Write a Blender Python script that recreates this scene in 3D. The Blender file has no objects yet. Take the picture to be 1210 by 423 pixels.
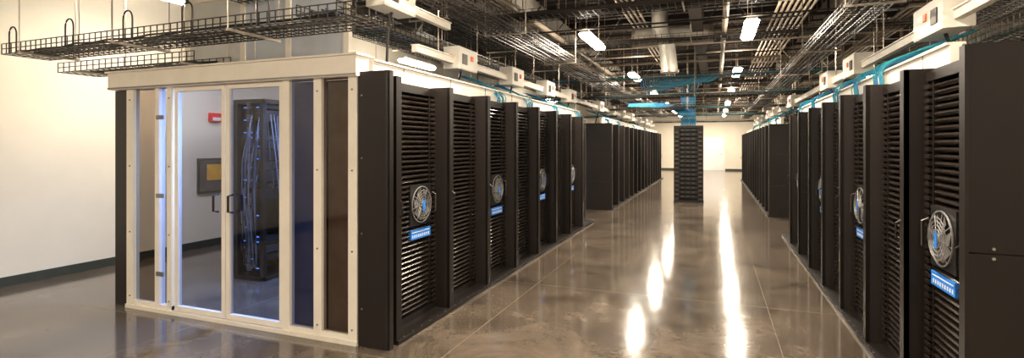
import bpy, math, random
from mathutils import Vector
random.seed(7)
S = bpy.context.scene
COL = S.collection

# ---------------------------------------------------------------- materials
def mat(name, col, rough=0.5, metal=0.0, var=0.15, scale=6.0, coat=0.0, emis=None, estr=0.0, spec=0.5, bump=0.0):
    m = bpy.data.materials.new(name); m.use_nodes = True
    nt = m.node_tree; b = nt.nodes['Principled BSDF']
    tc = nt.nodes.new('ShaderNodeTexCoord')
    nz = nt.nodes.new('ShaderNodeTexNoise'); nz.inputs['Scale'].default_value = scale; nz.inputs['Detail'].default_value = 4
    nt.links.new(tc.outputs['Object'], nz.inputs['Vector'])
    rp = nt.nodes.new('ShaderNodeValToRGB')
    rp.color_ramp.elements[0].position = 0.3; rp.color_ramp.elements[1].position = 0.7
    rp.color_ramp.elements[0].color = (*[c*(1-var) for c in col], 1)
    rp.color_ramp.elements[1].color = (*[min(1, c*(1+var)) for c in col], 1)
    nt.links.new(nz.outputs['Fac'], rp.inputs['Fac'])
    nt.links.new(rp.outputs['Color'], b.inputs['Base Color'])
    b.inputs['Roughness'].default_value = rough
    b.inputs['Metallic'].default_value = metal
    b.inputs['Coat Weight'].default_value = coat
    b.inputs['Specular IOR Level'].default_value = spec
    if emis:
        b.inputs['Emission Color'].default_value = (*emis, 1)
        b.inputs['Emission Strength'].default_value = estr
    if bump:
        bp = nt.nodes.new('ShaderNodeBump'); bp.inputs['Strength'].default_value = bump
        nt.links.new(nz.outputs['Fac'], bp.inputs['Height']); nt.links.new(bp.outputs['Normal'], b.inputs['Normal'])
    return m

M_black = mat('rack_black_paint', (0.011, 0.0085, 0.0075), 0.38, 0.0, 0.2, 3)
M_dark = mat('rack_inner_dark', (0.004, 0.0035, 0.0035), 0.6)
M_fin = mat('rack_fin_plastic', (0.020, 0.0145, 0.012), 0.22, 0.0, 0.25, 9, spec=.8)
M_brown = mat('rack_side_panel', (0.0150, 0.0108, 0.0095), 0.5, 0.0, 0.15, 2, spec=.35)
M_cream = mat('cream_frame_paint', (0.80, 0.75, 0.67), 0.4, 0, 0.04)
M_wall = mat('wall_paint_cream', (0.78, 0.72, 0.62), 0.75, 0, 0.03, 2, bump=0.02)
M_base = mat('baseboard_rubber', (0.05, 0.055, 0.045), 0.5)
M_wire = mat('tray_wire_black', (0.03, 0.024, 0.020), 0.35, 0.4)
M_zinc = mat('zinc_steel', (0.42, 0.37, 0.31), 0.35, 0.7)
M_pipe = mat('conduit_steel', (0.38, 0.31, 0.24), 0.4, 0.35)
M_duct = mat('duct_insulation', (0.50, 0.47, 0.42), 0.5, 0.2)
M_deck = mat('roof_deck_dark', (0.028, 0.019, 0.014), 0.7)
M_joist = mat('joist_brown_steel', (0.026, 0.018, 0.013), 0.6)
M_box = mat('tap_box_white', (0.76, 0.73, 0.66), 0.4, 0, 0.04)
M_orange = mat('breaker_orange', (0.75, 0.16, 0.05), 0.4)
M_blue = mat('blue_label', (0.03, 0.22, 0.72), 0.4, 0, 0.1, 30)
M_white = mat('white_plastic', (0.8, 0.8, 0.8), 0.4, 0, 0.03)
M_silver = mat('fan_guard_wire', (0.50, 0.49, 0.49), 0.35, 0.7)
M_teal = mat('teal_cable', (0.01, 0.24, 0.27), 0.45, 0, 0.2)
M_bcable = mat('blue_cable', (0.015, 0.11, 0.38), 0.45, 0, 0.2)
M_red = mat('alarm_red', (0.7, 0.02, 0.02), 0.35)
M_amber = mat('sign_amber', (0.8, 0.45, 0.08), 0.5)
M_lamp = mat('lamp_lens', (1, 1, 1), 0.4, emis=(1.0, 0.91, 0.75), estr=60)
M_bluelamp = mat('blue_lamp_tube', (1, 1, 1), 0.4, emis=(0.55, 0.75, 1.0), estr=6)
M_gray = mat('gray_metal', (0.22, 0.21, 0.21), 0.4, 0.5)
M_gcable = mat('gray_cable', (0.10, 0.10, 0.11), 0.5)
M_dgray = mat('dark_gray_metal', (0.06, 0.05, 0.045), 0.4, 0.3)
M_led = mat('status_led', (.1, .3, 1), .4, emis=(.15, .4, 1.0), estr=1.0)

def glass(name, tint):
    m = bpy.data.materials.new(name); m.use_nodes = True
    nt = m.node_tree; nt.nodes.clear()
    o = nt.nodes.new('ShaderNodeOutputMaterial'); t = nt.nodes.new('ShaderNodeBsdfTransparent')
    g = nt.nodes.new('ShaderNodeBsdfGlossy'); mx = nt.nodes.new('ShaderNodeMixShader'); fr = nt.nodes.new('ShaderNodeFresnel')
    ge = nt.nodes.new('ShaderNodeNewGeometry')
    nz = nt.nodes.new('ShaderNodeTexNoise'); nz.inputs['Scale'].default_value = 1.5
    mr = nt.nodes.new('ShaderNodeMapRange'); mr.inputs['To Min'].default_value = 0.02; mr.inputs['To Max'].default_value = 0.05
    nt.links.new(nz.outputs['Fac'], mr.inputs['Value']); nt.links.new(mr.outputs['Result'], g.inputs['Roughness'])
    ior = nt.nodes.new('ShaderNodeMix'); ior.data_type = 'FLOAT'
    ior.inputs[2].default_value = 1.5; ior.inputs[3].default_value = 1/1.5
    nt.links.new(ge.outputs['Backfacing'], ior.inputs[0]); nt.links.new(ior.outputs[0], fr.inputs['IOR'])
    t.inputs['Color'].default_value = (*tint, 1)
    nt.links.new(fr.outputs['Fac'], mx.inputs[0]); nt.links.new(t.outputs[0], mx.inputs[1]); nt.links.new(g.outputs[0], mx.inputs[2])
    nt.links.new(mx.outputs[0], o.inputs[0]); return m
M_glass = glass('door_glass', (0.52, 0.60, 0.88))
M_glassd = glass('smoked_glass', (0.34, 0.29, 0.26))

def floor_mat():
    m = mat('polished_concrete', (0.22, 0.185, 0.15), 0.2)
    nt = m.node_tree; b = nt.nodes['Principled BSDF']
    tc = nt.nodes['Texture Coordinate']
    n1 = nt.nodes.new('ShaderNodeTexNoise'); n1.inputs['Scale'].default_value = 1.6; n1.inputs['Detail'].default_value = 12; n1.inputs['Roughness'].default_value = 0.75
    n1.inputs['Distortion'].default_value = 0.5
    nt.links.new(tc.outputs['Object'], n1.inputs['Vector'])
    cr = nt.nodes.new('ShaderNodeValToRGB')
    cr.color_ramp.elements[0].position = 0.32; cr.color_ramp.elements[0].color = (0.048, 0.037, 0.029, 1)
    cr.color_ramp.elements[1].position = 0.68; cr.color_ramp.elements[1].color = (0.18, 0.145, 0.112, 1)
    nt.links.new(n1.outputs['Fac'], cr.inputs['Fac'])
    mp = nt.nodes.new('ShaderNodeMapping'); mp.inputs['Location'].default_value = (-0.48+2.4*4, -0.9+2.4*4, 0)
    nt.links.new(tc.outputs['Object'], mp.inputs['Vector'])
    br = nt.nodes.new('ShaderNodeTexBrick'); br.offset = 0; br.inputs['Scale'].default_value = 1
    br.inputs['Brick Width'].default_value = 2.4; br.inputs['Row Height'].default_value = 2.4; br.inputs['Mortar Size'].default_value = 0.0035
    br.inputs['Mortar Smooth'].default_value = 0
    nt.links.new(mp.outputs[0], br.inputs['Vector'])
    mx = nt.nodes.new('ShaderNodeMixRGB'); mx.inputs[2].default_value = (0.23, 0.19, 0.15, 1)
    nt.links.new(br.outputs['Fac'], mx.inputs[0]); nt.links.new(cr.outputs[0], mx.inputs[1])
    nt.links.new(mx.outputs[0], b.inputs['Base Color'])
    mr = nt.nodes.new('ShaderNodeMapRange'); mr.inputs['To Min'].default_value = 0.07; mr.inputs['To Max'].default_value = 0.17
    n2 = nt.nodes.new('ShaderNodeTexNoise'); n2.inputs['Scale'].default_value = 4; n2.inputs['Detail'].default_value = 6
    nt.links.new(tc.outputs['Object'], n2.inputs['Vector'])
    nt.links.new(n2.outputs['Fac'], mr.inputs['Value']); nt.links.new(mr.outputs[0], b.inputs['Roughness'])
    b.inputs['IOR'].default_value = 1.8
    bp = nt.nodes.new('ShaderNodeBump'); bp.inputs['Strength'].default_value = 0.03; bp.inputs['Distance'].default_value = 0.01
    nt.links.new(n2.outputs['Fac'], bp.inputs['Height']); nt.links.new(bp.outputs[0], b.inputs['Normal'])
    return m
M_floor = floor_mat()

# ---------------------------------------------------------------- mesh builder
class MB:
    def __init__(s): s.v = []; s.f = []; s.mi = []; s.mats = []
    def _m(s, m):
        if m not in s.mats: s.mats.append(m)
        return s.mats.index(m)
    def add(s, vs, fs, m):
        o = len(s.v); k = s._m(m); s.v += [tuple(p) for p in vs]
        for f in fs: s.f.append([i+o for i in f]); s.mi.append(k)
    def box(s, x0, x1, y0, y1, z0, z1, m):
        if x0 > x1: x0, x1 = x1, x0
        if y0 > y1: y0, y1 = y1, y0
        vs = [(x, y, z) for z in (z0, z1) for y in (y0, y1) for x in (x0, x1)]
        s.add(vs, [(0,2,3,1),(4,5,7,6),(0,1,5,4),(2,6,7,3),(0,4,6,2),(1,3,7,5)], m)
    def pane(s, x0, x1, y, z0, z1, m):
        s.add([(x0, y, z0), (x1, y, z0), (x1, y, z1), (x0, y, z1)], [(0, 1, 2, 3)], m)
    def tube(s, pts, r, m, n=6, caps=True):
        pts = [Vector(p) for p in pts]; rings = []
        for i, p in enumerate(pts):
            d = (pts[min(i+1, len(pts)-1)] - pts[max(i-1, 0)]).normalized()
            a = Vector((0,0,1)) if abs(d.z) < 0.9 else Vector((1,0,0))
            u = d.cross(a).normalized(); w = u.cross(d).normalized()
            rings.append([p + u*math.cos(t)*r + w*math.sin(t)*r for t in [2*math.pi*(k+0.5)/n for k in range(n)]])
        vs = [q for rg in rings for q in rg]; fs = []
        for i in range(len(pts)-1):
            for k in range(n):
                a = i*n+k; b = i*n+(k+1) % n
                fs.append((a, b, b+n, a+n))
        if caps:
            fs.append(tuple(range(n-1, -1, -1))); fs.append(tuple((len(pts)-1)*n+k for k in range(n)))
        s.add(vs, fs, m)
    def prof(s, prof, y0, y1, m):
        n = len(prof); vs = [(x, y0, z) for x, z in prof] + [(x, y1, z) for x, z in prof]
        fs = [(k, (k+1) % n, (k+1) % n+n, k+n) for k in range(n)] + [tuple(range(n-1, -1, -1)), tuple(range(n, 2*n))]
        s.add(vs, fs, m)
    def mesh(s, name, flipx=False, zs=1.0):
        me = bpy.data.meshes.new(name)
        v = [((-x if flipx else x), y, z*zs) for x, y, z in s.v]
        f = [list(reversed(q)) for q in s.f] if flipx else s.f
        me.from_pydata(v, [], f)
        for m in s.mats: me.materials.append(m)
        me.polygons.foreach_set('material_index', s.mi); me.update(); return me
    def obj(s, name, loc=(0,0,0)):
        o = bpy.data.objects.new(name, s.mesh(name)); o.location = loc; COL.objects.link(o); return o
def inst(name, me, loc, rz=0, parent=None):
    o = bpy.data.objects.new(name, me); o.location = loc; o.rotation_euler = (0, 0, rz); COL.objects.link(o)
    if parent: o.parent = parent
    return o
def smooth(pts, n=5):   # Catmull-Rom
    P = [Vector(p) for p in pts]; P = [P[0]*2-P[1]] + P + [P[-1]*2-P[-2]]; out = []
    for i in range(1, len(P)-2):
        for k in range(n):
            t = k/n
            out.append(.5*((2*P[i]) + (P[i+1]-P[i-1])*t + (2*P[i-1]-5*P[i]+4*P[i+1]-P[i+2])*t*t + (3*P[i]-P[i-1]-3*P[i+1]+P[i+2])*t**3))
    return out+[P[-2]]

# ---------------------------------------------------------------- room shell
XL, XR, YB, YF, ZC = -7.5, 5.0, -5.0, 36.0, 4.7
ZR = ZC-.004; Y1, Y2 = YB+.01, YF-.01
def shell(name, b, m):
    q = MB(); q.box(*b, m); return q.obj(name)
shell('floor', (XL-.2, XR+.2, YB-.2, YF+.2, -.2, 0), M_floor)
shell('wall_left', (XL-.2, XL, YB, YF, 0, ZC), M_wall)
shell('wall_right', (XR, XR+.2, YB, YF, 0, ZC), M_wall)
shell('wall_far', (XL-.2, XR+.2, YF, YF+.2, 0, ZC), M_wall)
shell('wall_near', (XL-.2, XR+.2, YB-.2, YB, 0, ZC), M_wall)
shell('baseboard_left', (XL, XL+.012, YB, YF, 0, .11), M_base)
shell('baseboard_right', (XR-.012, XR, YB, YF, 0, .11), M_base)
shell('baseboard_far', (XL+.012, XR-.012, YF-.012, YF, 0, .11), M_base)
q = MB()
q.box(XL-.2, XR+.2, YB-.2, YF+.2, ZC+.05, ZC+.2, M_deck)
y = YB
while y < YF:
    q.box(XL, XR, y, y+.15, ZC, ZC+.05, M_deck); y += .3
q.obj('ceiling')

# ---------------------------------------------------------------- racks
H = 2.13; W = 0.9
def rack_mesh(fan, p, variant=0, D=0.95, flip=False, zs=1.0):
    q = MB(); w = W-.004
    q.box(-D, -.12, 0, w, 0.02, H, M_dark)
    q.box(-D, -.10, 0, .02, 0, H, M_brown); q.box(-D, -.10, w-.02, w, 0, H, M_brown)
    q.box(-D, -.02, 0, w, H, H+.02, M_black)
    q.box(-.12, p, 0.0, .018, .03, H+.03, M_brown)
    q.box(p-.012, p, 0.0, .075, .03, H+.03, M_black)
    q.box(p-.03, p, .0, .02, .03, H+.03, M_black)
    q.tube([(p+.002, .045, 1.02), (p+.03, .045, 1.04), (p+.03, .045, 1.14), (p+.002, .045, 1.16)], .006, M_black, 5)
    q.box(-.12, .0, w-.018, w, .03, H, M_black)
    q.box(-.12, p+.02, 0, w, 0, .035, M_black)
    q.box(-.12, .01, .02, w-.02, .035, .09, M_black)
    q.box(-.12, .01, .02, w-.02, H-.06, H, M_black)
    for k in range(6): q.tube([(p+.005, .1+k*.14, .035), (p+.005, .1+k*.14, .04)], .008, M_gray, 6)
    for yy in (.15, w-.12):
        q.box(-.1, .004, yy, yy+.02, .05, H-.02, M_black)
    z = .105; i = 0
    while z < H-.09:
        h = .030
        pr = [(-.1, z), (-.012, z), (-.002, z+.006), (.004, z+h/2), (-.002, z+h-.006), (-.012, z+h), (-.1, z+h)]
        q.prof(pr, .172, w-.122, M_fin)
        for (a, b, xo) in ((.024, .148, min(.08, p*.55)), (w-.098, w-.02, .012)):
            pr2 = [(-.1, z+.006), (xo-.02, z+.006), (xo, z), (xo+.008, z+.004), (xo+.008, z+.026), (xo, z+.03), (xo-.02, z+.022), (-.1, z+.022)]
            q.prof(pr2, a, b, M_fin)
        if variant == 1 and i % 7 == 3:
            q.box(-.02, .009, .2, w-.15, z+.005, z+.025, M_black)
            for k in range(8): q.box(.009, .011, .23+k*.05, .255+k*.05, z+.009, z+.021, M_dgray)
        if variant == 2:
            for k in range(14):
                if random.random() < .2: q.box(.0, .006, .2+k*.038, .208+k*.038, z+.011, z+.017, M_led)
        z += .0445; i += 1
    if fan:
        cy, cz, R = .62, 1.06/zs, .165; x0 = .01
        q.box(-.02, x0, cy-.18, cy+.18, cz-.185, cz+.185, M_dark)
        for rr in (.03, .055, .08, .105, .13, R):
            pts = [(x0+.03-(.02 if rr == R else 0)*1, cy+rr*math.cos(t), cz+rr*math.sin(t)) for t in [2*math.pi*k/24 for k in range(25)]]
            q.tube(pts, .0055 if rr == R else .0028, M_silver, 4, False)
        for k in range(8):
            t = math.pi/4*k+.2
            q.tube([(x0+.03, cy, cz), (x0+.01, cy+R*math.cos(t), cz+R*math.sin(t))], .003, M_silver, 4)
        q.tube([(x0+.0, cy, cz), (x0+.034, cy, cz)], .028, M_gray, 12)
        for k in range(7):
            t = 2*math.pi/7*k; ct, st = math.cos(t), math.sin(t); c2, s2 = math.cos(t+.6), math.sin(t+.6)
            q.add([(x0+.004, cy+.03*ct, cz+.03*st), (x0+.004, cy+.145*ct, cz+.145*st), (x0+.02, cy+.145*c2, cz+.145*s2), (x0+.02, cy+.03*c2, cz+.03*s2)], [(0,1,2,3)], M_gray)
        q.tube([(x0, cy+.2, cz-.1), (x0+.04, cy+.2, cz-.08), (x0+.04, cy+.2, cz+.08), (x0, cy+.2, cz+.1)], .006, M_dgray, 5)
        q.box(-.02, .012, cy-.17, cy+.17, cz-.31, cz-.225, M_blue)
        q.box(.012, .0135, cy-.15, cy+.15, cz-.25, cz-.243, M_white)
        for k in range(9):
            q.box(.012, .0135, cy-.15+k*.034, cy-.135+k*.034, cz-.295, cz-.27, M_white)
        q.box(x0+.034, x0+.036, cy-.02, cy+.02, cz-.06, cz+.04, M_blue)
    return q.mesh('server_rack_mesh', flip, zs)
LP, RP = .16, .12
LX, RX = -2.54, 1.24
ZS = .965
mesL = [rack_mesh(True, LP), rack_mesh(False, LP), rack_mesh(False, LP, 1)]
mesR = [rack_mesh(True, RP, flip=True, zs=ZS), rack_mesh(False, RP, flip=True, zs=ZS), rack_mesh(False, RP, 1, flip=True, zs=ZS)]
mesB = [rack_mesh(False, .1, 2, D=.6)]*3
def row(meshes, X, y0, n, fan_from=0, fans=True):
    for i in range(n):
        if fans and i % 2 == fan_from: me = meshes[0]
        else: me = meshes[1] if i % 4 != 3 else meshes[2]
        inst('server_rack', me, (X, y0+i*W, 0))
row(mesL, LX, 3.55, 8); row(mesL, LX, 12.95, 15, fans=False)
row(mesR, RX, 3.1, 8); row(mesR, RX, 12.95, 15, fans=False)
row(mesB, -5.0, 5.5, 6, fans=False)

# open-frame rack with shelves, gear and hanging cables (seen through the glass doors)
q = MB(); ax0, ax1, ay0, ay1 = -5.60, -4.93, 4.62, 5.42
for x in (ax0, ax1-.05):
    for y in (ay0, ay1-.05): q.box(x, x+.05, y, y+.05, 0, 2.14, M_black)
for x in (ax0+.22, ax1-.26): q.box(x, x+.04, ay0, ay0+.03, .05, 2.1, M_black)
q.box(ax0, ax1, ay0, ay1, 2.1, 2.15, M_black); q.box(ax0, ax1, ay0, ay1, 0, .05, M_black)
q.box(ax0+.02, ax0+.24, ay0+.02, ay1-.02, .05, 2.1, M_dark)
z = .12
while z < 2.05:
    h = random.choice((.04, .085, .085, .13))
    if random.random() < .8: q.box(ax0+.26, ax1-.02, ay0+.06, ay1-.08, z, z+h, random.choice((M_dark, M_fin, M_dgray)))
    for k in range(3):
        if random.random() < .5: q.box(ax0+.3+k*.1, ax0+.34+k*.1, ay0+.054, ay0+.06, z+.01, z+.022, M_led)
    for k in range(4): q.box(ax1-.25, ax1-.22+.04, ay0-.01, ay0, z+k*.022, z+k*.022+.008, M_gray)
    z += h+.02
q.obj('open_server_rack')
q = MB()
for k in range(20):
    x = -5.08+random.uniform(-.10, .10); y = 4.58+random.uniform(-.04, .02)
    zt = random.uniform(1.2, 2.0); zb = random.uniform(.25, .8)
    q.tube(smooth([(x, 4.63, zt), (x+.04, y, zt-.15), (x+random.uniform(-.06, .06), y-.02, (zt+zb)/2), (x+.06, y-.04, zb), (x-.02, y, zb-.08), (x-.1, 4.62, zb+.15)], 4), .006, random.choice((M_dark, M_dark, M_gcable, M_gcable, M_bcable)), 5)
for k in range(10):
    y = 4.7+.05*k; z1 = random.uniform(.9, 1.7); z2 = random.uniform(.2, .6)
    q.tube(smooth([(-4.96, y, 2.0), (-4.88, y, z1), (-4.84, y+.1, z2), (-4.88, y+.2, z2-.08), (-4.96, y+.25, z2+.3)], 4), .007, random.choice((M_dark, M_gcable, M_gcable)), 5)
q.obj('patch_cable_bundle')

q = MB(); q.box(-2.655, -2.375, 3.425, 3.485, 0, 2.19, M_brown); q.box(-2.395, -2.372, 3.42, 3.425, 0.02, 2.17, M_black)
q.box(-2.375, -2.36, 3.43, 3.48, 0.0, 2.19, M_black)
for z in (.3, .9, 1.5, 2.0): q.tube([(-2.62, 3.425, z), (-2.62, 3.420, z)], .008, M_gray, 8)
q.obj('rack_end_panel')
q = MB(); q.box(1.10, 2.2, 3.03, 3.09, 0.0, 1.098, M_brown); q.box(1.10, 2.2, 3.03, 3.09, 1.104, 2.07, M_brown)
q.box(1.12, 2.2, 3.04, 3.08, 1.09, 1.11, M_dark); q.box(1.085, 1.10, 3.03, 3.09, 0, 2.07, M_black)
for z in (1.08, 1.125): q.tube([(1.19, 3.03, z), (1.19, 3.022, z)], .007, M_silver, 8)
q.obj('rack_end_panel')
for X0, X1, Y, hh in ((-3.5, -2.38, 12.89, 2.16), (1.12, 2.2, 12.89, 2.08)):
    q = MB(); q.box(X0, X1, Y, Y+.05, 0, hh, M_brown)
    for z in (.7, 1.4): q.box(X0+.05, X1-.05, Y-.004, Y, z, z+.012, M_black)
    q.obj('rack_end_panel')

for x0, x1, hb, Ys in ((-2.70, -2.64, H+.022, ((3.6, 10.69), (12.95, 26.4))), (1.36, 1.42, H*ZS+.022, ((4.0, 10.29), (12.95, 26.4)))):
    for a, b in Ys:
        q = MB(); q.box(x0, x1, a, b, hb, hb+.15, M_cream)
        q.box(x0-.02, x1+.02, a, b, hb+.15, hb+.165, M_cream)
        y = a+.45
        while y < b:
            q.box(x0-.004, x1+.004, y, y+.01, hb, hb+.15, M_gray); y += .9
        q.obj('containment_header')

# ---------------------------------------------------------------- containment front with sliding glass doors
Y0 = 3.45
q = MB()
def post(a, b, y0=Y0-.03, y1=Y0+.03, z0=0, z1=2.17, m=M_cream): q.box(a, b, y0, y1, z0, z1, m)
post(-5.44, -5.34); post(-5.03, -4.97); post(-4.86, -4.80)
post(-3.43, -3.36); post(-3.10, -3.02); post(-2.75, -2.665)
q.box(-5.66, -5.445, Y0+.0, Y0+.06, 0, 2.15, M_black)
q.box(-5.66, -2.64, Y0-.07, Y0+.09, 2.155, 2.32, M_cream)
q.box(-5.68, -2.62, Y0-.09, Y0+.09, 2.32, 2.335, M_cream)
q.box(-5.66, -2.64, Y0-.075, Y0-.07, 2.16, 2.175, M_gray)
q.box(-5.44, -2.66, Y0-.045, Y0+.045, 0, .035, M_cream)
q.box(-5.44, -4.80, Y0-.025, Y0+.025, .035, .075, M_cream)
q.box(-3.43, -2.67, Y0-.025, Y0+.025, .035, .075, M_cream)
q.pane(-5.34, -5.03, Y0, .075, 2.155, M_glassd)
q.pane(-4.97, -4.86, Y0, .075, 2.155, M_glass)
q.pane(-3.36, -3.10, Y0, .075, 2.155, M_glass)
q.pane(-3.02, -2.75, Y0, .075, 2.155, M_glassd)
for x in (-5.39, -4.83, -3.06, -2.71):
    for z in (.12, .75, 1.4, 2.05): q.tube([(x, Y0-.03, z), (x, Y0-.036, z)], .008, M_gray, 8)
for z in (.35, 1.1, 1.85):
    q.box(-5.0, -4.9, Y0-.04, Y0-.03, z, z+.04, M_gray)
fr = q.obj('containment_enclosure_frame')
q = MB(); q.box(-3.02, -2.76, Y0+.055, Y0+.07, 0, 2.13, mat('infill_taupe', (0.50, .43, .38), .5))
q.box(-3.40, -3.04, Y0+.055, Y0+.075, 0, 2.13, mat('infill_navy', (0.030, .034, .075), .4))
for z in (.3, 1.0, 1.3, 1.7, 1.95): q.tube([(-2.83, Y0+.055, z), (-2.83, Y0+.048, z)], .01, M_silver, 8)
q.obj('infill_panel')
def door(x0, x1, hx, nm, yo):
    q = MB(); sw = .045
    q.box(x0, x0+sw, yo-.02, yo+.02, .04, 2.15, M_cream); q.box(x1-sw, x1, yo-.02, yo+.02, .04, 2.15, M_cream)
    q.box(x0+sw, x1-sw, yo-.02, yo+.02, .04, .085, M_cream); q.box(x0+sw, x1-sw, yo-.02, yo+.02, 2.11, 2.15, M_cream)
    q.pane(x0+sw, x1-sw, yo, .085, 2.11, M_glass)
    q.tube([(hx, yo-.02, 1.0), (hx, yo-.07, 1.01), (hx, yo-.07, 1.15), (hx, yo-.02, 1.16)], .011, M_black, 8)
    q.tube([(hx, yo+.02, 1.0), (hx, yo+.07, 1.01), (hx, yo+.07, 1.15), (hx, yo+.02, 1.16)], .011, M_black, 8)
    q.obj(nm)
door(-4.77, -4.115, -4.20, 'door_1', Y0)
door(-4.105, -3.435, -4.02, 'door_2', Y0)

M_frost = mat('frosted_panel', (0.62, 0.62, 0.60), 0.5, 0, .05)
M_frostb = mat('frosted_panel_blue', (0.50, 0.53, 0.60), 0.4, 0, .05)
q = MB()
xs = [-5.3, -4.5, -3.9, -3.2]
for i, x in enumerate(xs): q.box(x-.03, x+.03, 3.95, 4.0, 2.3, 3.2, M_cream)
for i in range(3):
    q.box(xs[i]+.03, xs[i+1]-.03, 3.97, 3.98, 2.36, 3.12, M_frost if i == 0 else M_frostb)
q.box(-5.33, -3.17, 3.95, 4.0, 3.12, 3.2, M_cream); q.box(-5.33, -3.17, 3.95, 4.0, 2.3, 2.36, M_cream)
q.box(-5.35, -3.15, 3.545, 4.05, 2.27, 2.3, M_cream)
for i, x in enumerate(xs): q.tube([(x, 3.975, 3.2), (x, 3.975, ZR)], .012, M_zinc)
q.obj('containment_upper_panel')

# ---------------------------------------------------------------- basket cable trays
def tray(a, b, axis, c0, c1, z, m=M_wire, rods=2.4, hh=.1, pitch=.1, cables=None, hang=True, wr=.005):
    q = MB()
    def P(t, c, zz): return (c, t, zz) if axis == 'y' else (t, c, zz)
    n = max(3, round((c1-c0)/.075)); cs = [c0+(c1-c0)*k/n for k in range(n+1)]
    for c in cs: q.tube([P(a, c, z), P(b, c, z)], wr, m, 4)
    for c in (c0, c1):
        for zz in (z+hh/2, z+hh): q.tube([P(a, c, zz), P(b, c, zz)], wr, m, 4)
    t = a
    while t <= b+1e-6:
        q.tube([P(t, c0, z+hh), P(t, c0, z)], wr, m, 4, False); q.tube([P(t, c0, z), P(t, c1, z)], wr, m, 4, False)
        q.tube([P(t, c1, z), P(t, c1, z+hh)], wr, m, 4, False); t += pitch
    if hang:
        t = a+.4
        while t < b:
            q.tube([P(t, c0-.06, z-.015), P(t, c1+.06, z-.015)], .014, M_zinc, 4)
            for c in (c0-.05, c1+.05): q.tube([P(t, c, z-.015), P(t, c, ZR)], .006, M_zinc, 5)
            t += rods
    if cables:
        for k in range(cables[1]):
            c = c0+.06+(c1-c0-.12)*random.random(); pts = []
            t = a+.05
            while t < b: pts.append(P(t, c+random.uniform(-.03, .03), z+.02+random.uniform(0, .03))); t += .5
            q.tube(pts, .009, random.choice(cables[0]), 5)
    return q
q = tray(-6.55, -2.3, 'x', 2.95, 3.35, 2.50, cables=((M_wire, M_wire, M_dark), 6), rods=1.35, pitch=.08)
for x in (-6.4, -5.52, -4.72, -4.0, -3.2):
    pts = [(x+.0, 2.94-.0, 2.5)] + [(x+.06*(1-math.cos(t)), 2.94, 2.68+.07*math.sin(t)) for t in [math.pi*k/8 for k in range(9)]] + [(x+.12, 2.94, 2.5)]
    q.tube(pts, .007, M_wire, 5)
q.obj('cable_tray')
tray(-6.7, -4.6, 'x', 3.5, 3.9, 2.40, rods=1.6, cables=((M_dark,), 3)).obj('cable_tray')
tray(3.7, 27, 'y', -3.55, -3.1, 2.78, cables=((M_wire, M_bcable, M_dark), 6)).obj('cable_tray')
tray(3.2, 27, 'y', -2.7, -2.25, 3.02, cables=((M_wire, M_dark), 6), rods=2.5).obj('cable_tray')
tray(3.8, 27, 'y', -4.5, -4.1, 3.05, cables=((M_wire, M_teal), 3), rods=2.5).obj('cable_tray')
tray(3.0, 27, 'y', -3.7, -3.25, 3.25, cables=((M_wire, M_dark), 5), rods=2.5).obj('cable_tray')
tray(2.6, 27, 'y', 1.95, 2.4, 2.42, cables=((M_wire, M_dark, M_teal), 7), pitch=.08).obj('cable_tray')
tray(2.6, 27, 'y', 1.15, 1.5, 2.88, cables=((M_wire, M_dark), 5), rods=2.5).obj('cable_tray')
tray(3.0, 27, 'y', 2.6, 3.0, 3.05).obj('cable_tray')
for yy, zz, cc in ((5.6, 3.55, (M_wire,)), (7.4, 3.5, (M_wire, M_dark)), (9.9, 3.5, (M_wire, M_dark)), (11.7, 2.66, (M_teal, M_wire, M_bcable)), (12.3, 3.12, (M_bcable, M_teal, M_teal)), (17.0, 3.5, (M_wire, M_dark)), (20.6, 2.72, (M_teal, M_wire)), (26.6, 2.72, (M_wire,))):
    tray(-5.6, 4.2, 'x', yy-.2, yy+.2, zz, cables=(cc, 8), rods=2.4).obj('cable_tray')

def busway(X, Z, y0, y1, ys, sgn, L=.5):
    q = MB()
    q.box(X-.03, X+.03, y0, y1, Z, Z+.07, M_cream); q.box(X-.045, X+.045, y0, y1, Z+.07, Z+.08, M_cream)
    y = y0+.5
    while y < y1: q.tube([(X, y, Z+.08), (X, y, ZR)], .007, M_zinc, 5); y += 2.4
    for y in ys:
        x0, x1 = X-.1, X+.1
        q.box(x0, x1, y, y+L, Z-.06, Z+.2, M_box)
        q.box(x0-.006, x1+.006, y+.01, y+L-.01, Z-.05, Z+.19, M_box)
        s = x1+.006 if sgn > 0 else x0-.006
        q.box(s, s+.012*sgn, y+.3, y+.36, Z+.06, Z+.12, M_orange)
        q.box(s, s+.01*sgn, y+.08, y+.2, Z+.0, Z+.12, M_dgray)
        q.tube([((x0+x1)/2, y-.002, Z+.08), ((x0+x1)/2, y-.02, Z+.08)], .025, M_orange, 12)
        q.tube(smooth([((x0+x1)/2, y+.25, Z-.06), ((x0+x1)/2-.05*sgn, y+.27, Z-.2), ((x0+x1)/2-.1*sgn, y+.3, 2.16)], 4), .014, M_black, 6)
    q.obj('power_busway')
busway(-2.87, 2.56, 4.6, 27, [5.4, 7.1, 8.8, 10.4, 13.4, 15.2, 17, 19, 21, 23, 25], 1)
busway(-2.80, 2.90, 3.2, 5.2, [3.85], 1)
busway(1.72, 2.56, 3.9, 27, [4.9, 7.6, 9.3, 13.4, 15.2, 17, 19, 21, 23, 25], -1, .62)
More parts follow.
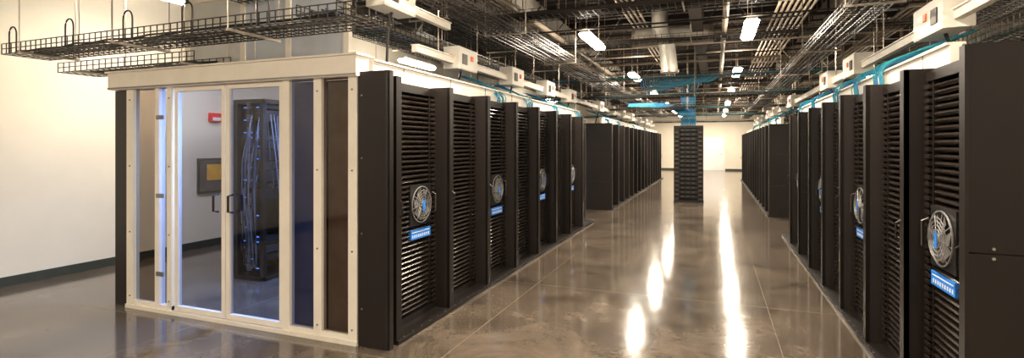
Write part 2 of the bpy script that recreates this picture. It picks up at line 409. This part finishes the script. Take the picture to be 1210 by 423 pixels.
def teal(X0, X1, ys, zb):
    q = MB()
    for y in ys:
        for k in range(12):
            dy = random.uniform(0, .28); r = random.uniform(0, .08)
            pts = [(X0, y+dy, 2.52+r*.2), (X0+(X1-X0)*.3, y+dy+.03, 2.44+r*.5), (X0+(X1-X0)*.75, y+dy+.02, 2.36-r*.2), (X1, y+dy, 2.28-r), (X1, y+dy, zb)]
            q.tube(smooth(pts, 3), .006, M_teal if k % 3 else M_bcable, 4)
    q.obj('network_cable_bundle')
teal(-3.15, -2.58, [6.1, 7.2, 8.6, 10.2, 13.3, 15, 18, 21], 2.155); teal(1.95, 1.32, [5.2, 6.0, 6.9, 8.4, 9.6, 13.3, 15, 18, 21], 2.08)

# ---------------------------------------------------------------- ceiling structure
q = MB(); y = YB+.4
while y < YF:
    q.box(XL+.01, XR-.01, y-.04, y+.04, 4.6, 4.69, M_joist); q.box(XL+.01, XR-.01, y-.04, y+.04, 4.1, 4.15, M_joist)
    x = XL+.1; up = True
    while x < XR-.4:
        q.tube([(x, y, 4.12 if up else 4.62), (x+.4, y, 4.62 if up else 4.12)], .014, M_joist, 4); x += .4; up = not up
    y += 1.6
q.obj('steel_joists')
q = MB()
for x in (-5.2, -.3, 4.2):
    q.box(x-.1, x+.1, Y1, Y2, 4.07, 4.09, M_joist); q.box(x-.012, x+.012, Y1, Y2, 3.75, 4.07, M_joist); q.box(x-.1, x+.1, Y1, Y2, 3.73, 3.75, M_joist)
q.obj('steel_girders')
q = MB()
for x0, n, z, r in ((.95, 7, 3.85, .022), (-3.2, 5, 3.72, .02), (-1.5, 4, 3.95, .018), (2.6, 5, 3.6, .022), (-5.0, 3, 3.5, .025), (1.7, 4, 3.55, .018)):
    for k in range(n): q.tube([(x0+k*.085, Y1, z), (x0+k*.085, Y2, z)], r, M_pipe, 8)
    y = YB+1
    while y < YF:
        q.box(x0-.06, x0+n*.085, y, y+.04, z-r-.04, z-r, M_zinc)
        for xx in (x0-.04, x0+n*.085-.02): q.tube([(xx, y+.02, z-r), (xx, y+.02, ZR)], .006, M_zinc, 4)
        y += 3.2
for i in range(48):
    y = 3.0+i*.67+random.uniform(-.3, .3); z = random.choice((3.5, 3.62, 3.78, 3.98)); r = random.choice((.014, .02, .03))
    a = random.uniform(XL+.2, -2.6); b = random.uniform(1, XR-.2)
    q.tube([(a, y, 4.6), (a, y, z+.1), (a+.1, y, z), (b-.1, y, z), (b, y, z+.1), (b, y, 4.6)], r, M_pipe if i % 2 else M_joist, 7)
for i in range(30):
    x = random.choice((random.uniform(-5, -2.6), random.uniform(1.2, 3.5))); y = random.uniform(5, 30)
    q.tube([(x, y, 3.3), (x+random.choice((-1, 1))*.9, y+random.choice((0, .8)), 4.6)], .014, M_zinc, 4)
q.obj('conduit_bundle')
q = MB()
for x in (-2.75, .15):
    q.tube([(x, Y1, 3.62), (x, Y2, 3.62)], .045, M_pipe, 10)
    y = 1.0
    while y < YF-2:
        q.tube([(x, y, 3.62), (x, y, ZR)], .008, M_zinc, 5); q.tube([(x+.0, y+1.2, 3.62), (x, y+1.2, 3.48)], .012, M_zinc, 6)
        q.tube([(x, y+1.2, 3.48), (x, y+1.2, 3.47)], .03, M_zinc, 8); y += 3
q.obj('sprinkler_pipe')
q = MB()
q.tube([(-1.5, 10.5, 3.72), (-.05, 10.5, 3.72)], .18, M_duct, 20)
q.tube([(-1.52, 10.5, 3.72), (-1.46, 10.5, 3.72)], .195, M_zinc, 20); q.tube([(-.1, 10.5, 3.72), (-.03, 10.5, 3.72)], .195, M_zinc, 20)
q.tube([(-1.0, 10.25, 4.69), (-.98, 10.25, 3.8), (-.85, 10.25, 3.5), (-.8, 10.25, 3.0)], .15, M_duct, 18)
q.tube([(-.8, 10.25, 3.02), (-.8, 10.25, 2.98)], .165, M_zinc, 18)
q.obj('air_duct')
q = MB(); q.box(-4.2, -3.4, Y1, Y2, 4.2, 4.55, M_duct)
y = YB+.2
while y < YF-.2: q.box(-4.22, -3.38, y, y+.04, 4.18, 4.57, M_zinc); y += 1.5
q.obj('supply_duct')
q = MB()
q.tube([(2.2, Y1, 4.35), (2.2, Y2, 4.35)], .2, M_duct, 18)
q.obj('supply_duct')

# ---------------------------------------------------------------- free-standing network frame mid aisle
q = MB(); cx, cy = -.70, 15.6; hw = .39
for s in (-1, 1):
    x = cx+s*(hw-.075)
    q.box(x-.075, x+.075, cy-.18, cy+.18, 0, 2.15, M_dark)
    z = .1
    while z < 2.08:
        q.box(x-.075, x+.075, cy-.205, cy-.18, z-.03, z+.02, M_dgray); z += .125
    for xx in (x-.075, x+.05): q.box(xx, xx+.025, cy-.207, cy-.18, 0, 2.15, M_brown)
q.box(cx-hw, cx+hw, cy-.3, cy+.3, 0, .06, M_black); q.box(cx-hw, cx+hw, cy-.2, cy+.2, 2.1, 2.16, M_black)
q.box(cx-hw+.15, cx+hw-.15, cy-.1, cy+.1, .06, 2.1, M_dark)
z = .12
while z < 2.05:
    q.box(cx-hw+.15, cx+hw-.15, cy-.17, cy-.1, z, z+.09, M_dark)
    for k in range(3): q.box(cx-.2+k*.15, cx-.13+k*.15, cy-.176, cy-.17, z+.03, z+.06, M_dgray)
    z += .125
q.obj('open_network_rack')
q = MB()
for k in range(12):
    dx = -.2+k*.034
    q.tube(smooth([(cx-1.6, 15.0+dx*.4, 2.75+dx*.2), (cx-.6, 15.1, 2.72+dx*.3), (cx-.2+dx, 15.5, 2.6), (cx+dx, 15.6, 2.4), (cx+dx, 15.6, 2.165)], 3), .013, M_bcable if k % 2 else M_teal, 5)
    q.tube([(cx+dx, 15.6, 2.165), (cx+dx, 15.6, 3.1), (cx+dx*1.2+.1, 14.5, 3.2), (cx+dx+.1, 12.4, 3.2)], .013, M_teal if k % 2 else M_bcable, 5)
    x = cx-.9+k*.05
    q.tube(smooth([(x, 12.3, 3.15), (x+.05, 12.3, 2.9+.02*k), (x+.5, 12.3, 2.85+.02*k), (x+.9, 12.2, 3.0), (x+1.2, 12.2, 3.15)], 3), .012, M_teal if k % 3 else M_bcable, 5)
q.obj('network_cable_bundle')
tray(-3.3, 1.9, 'x', 14.8, 15.2, 2.62, cables=((M_teal, M_wire), 8), rods=2.2).obj('cable_tray')

# ---------------------------------------------------------------- wall fittings
q = MB(); q.box(XL, XL+.06, 5.95, 6.15, 1.98, 2.12, M_red); q.box(XL+.06, XL+.07, 5.98, 6.12, 2.0, 2.05, M_white); q.obj('fire_alarm_strobe')
q = MB(); q.box(XL, XL+.03, 5.75, 6.35, .85, 1.4, M_base); q.box(XL+.03, XL+.034, 5.78, 6.32, .88, 1.37, M_gray); q.box(XL+.034, XL+.036, 5.9, 6.15, 1.05, 1.3, M_amber); q.obj('wall_sign')
q = MB(); q.box(-.9, .6, YF-.06, YF-.012, 0, 2.2, M_cream); q.box(-.84, .54, YF-.08, YF-.06, 0.01, 2.13, M_white); q.tube([(.4, YF-.08, 1.05), (.4, YF-.13, 1.05), (.3, YF-.13, 1.05)], .015, M_gray, 6); q.obj('door_3')

# ---------------------------------------------------------------- lights
lm = MB()
lm.box(-.07, .07, -.64, .64, .07, .11, M_white)
lm.prof([(-.10, .045), (-.07, .0), (.07, .0), (.10, .045), (.07, .07), (-.07, .07)], -.63, .63, M_lamp)
for yy in (-.5, .5): lm.tube([(0, yy, .1), (0, yy, ZR-3.36)], .005, M_zinc, 5)
lme = lm.mesh('pendant_light_mesh')
def area(name, loc, sx, sy, power, col, rot=(0,0,0), parent=None):
    L = bpy.data.lights.new(name, 'AREA'); L.shape = 'RECTANGLE'; L.size = sx; L.size_y = sy; L.energy = power; L.color = col
    o = bpy.data.objects.new(name, L); o.location = loc; o.rotation_euler = rot; COL.objects.link(o)
    if parent: o.parent = parent
    return o
warm = (1.0, .85, .67)
def pend(x, y, p=100):
    o = inst('pendant_strip_light', lme, (x, y, 3.36))
    area('lamp', (0, 0, -.02), .12, 1.2, p, warm, parent=o)
    area('ceiling_fill', (0, 0, .12), .12, 1.2, p*.3, warm, rot=(math.pi, 0, 0), parent=o)  # added fill aimed upward to brighten the ceiling; no upward lens is modelled
for y in (-1.2, 3.85, 8.9, 13.95, 19.0, 24.0, 29.0, 33.5):
    pend(-1.97, y); pend(.5, y)
for y, pw in ((-1.0, 45), (4.5, 40), (10.0, 55), (20.0, 55)): pend(-6.15, y, pw)
for y in (1.0, 5.0, 16, 24): pend(3.8, y, 60)
for y in (4.35, 6.3, 8.2):
    q = MB(); q.box(-4.27, -4.15, y-.55, y+.55, 2.24, 2.29, M_white); q.box(-4.25, -4.17, y-.53, y+.53, 2.22, 2.24, M_bluelamp)
    for yy in (y-.5, y+.5): q.tube([(-4.21, yy, 2.29), (-4.21, yy, ZR)], .005, M_zinc, 5)
    q.obj('aisle_strip_light'); area('aisle_lamp', (-4.21, y, 2.21), .1, 1.0, 60 if y > 5 else 95, (.42, .62, 1.0))

w = bpy.data.worlds.new('world'); S.world = w; w.use_nodes = True
w.node_tree.nodes['Background'].inputs[0].default_value = (.9, .75, .6, 1); w.node_tree.nodes['Background'].inputs[1].default_value = .3

# ---------------------------------------------------------------- camera
cam = bpy.data.cameras.new('camera'); co = bpy.data.objects.new('camera', cam); COL.objects.link(co)
co.location = (0, 0, 1.6); co.rotation_euler = (math.pi/2, 0, math.atan(240/615))
cam.sensor_width = 36; cam.lens = 615/1210*36; cam.shift_y = -39.5/1210; cam.clip_end = 200
S.camera = co
S.view_settings.view_transform = 'Standard'
S.view_settings.look = 'None'
S.view_settings.exposure = 0.15
S.view_settings.gamma = 0.95
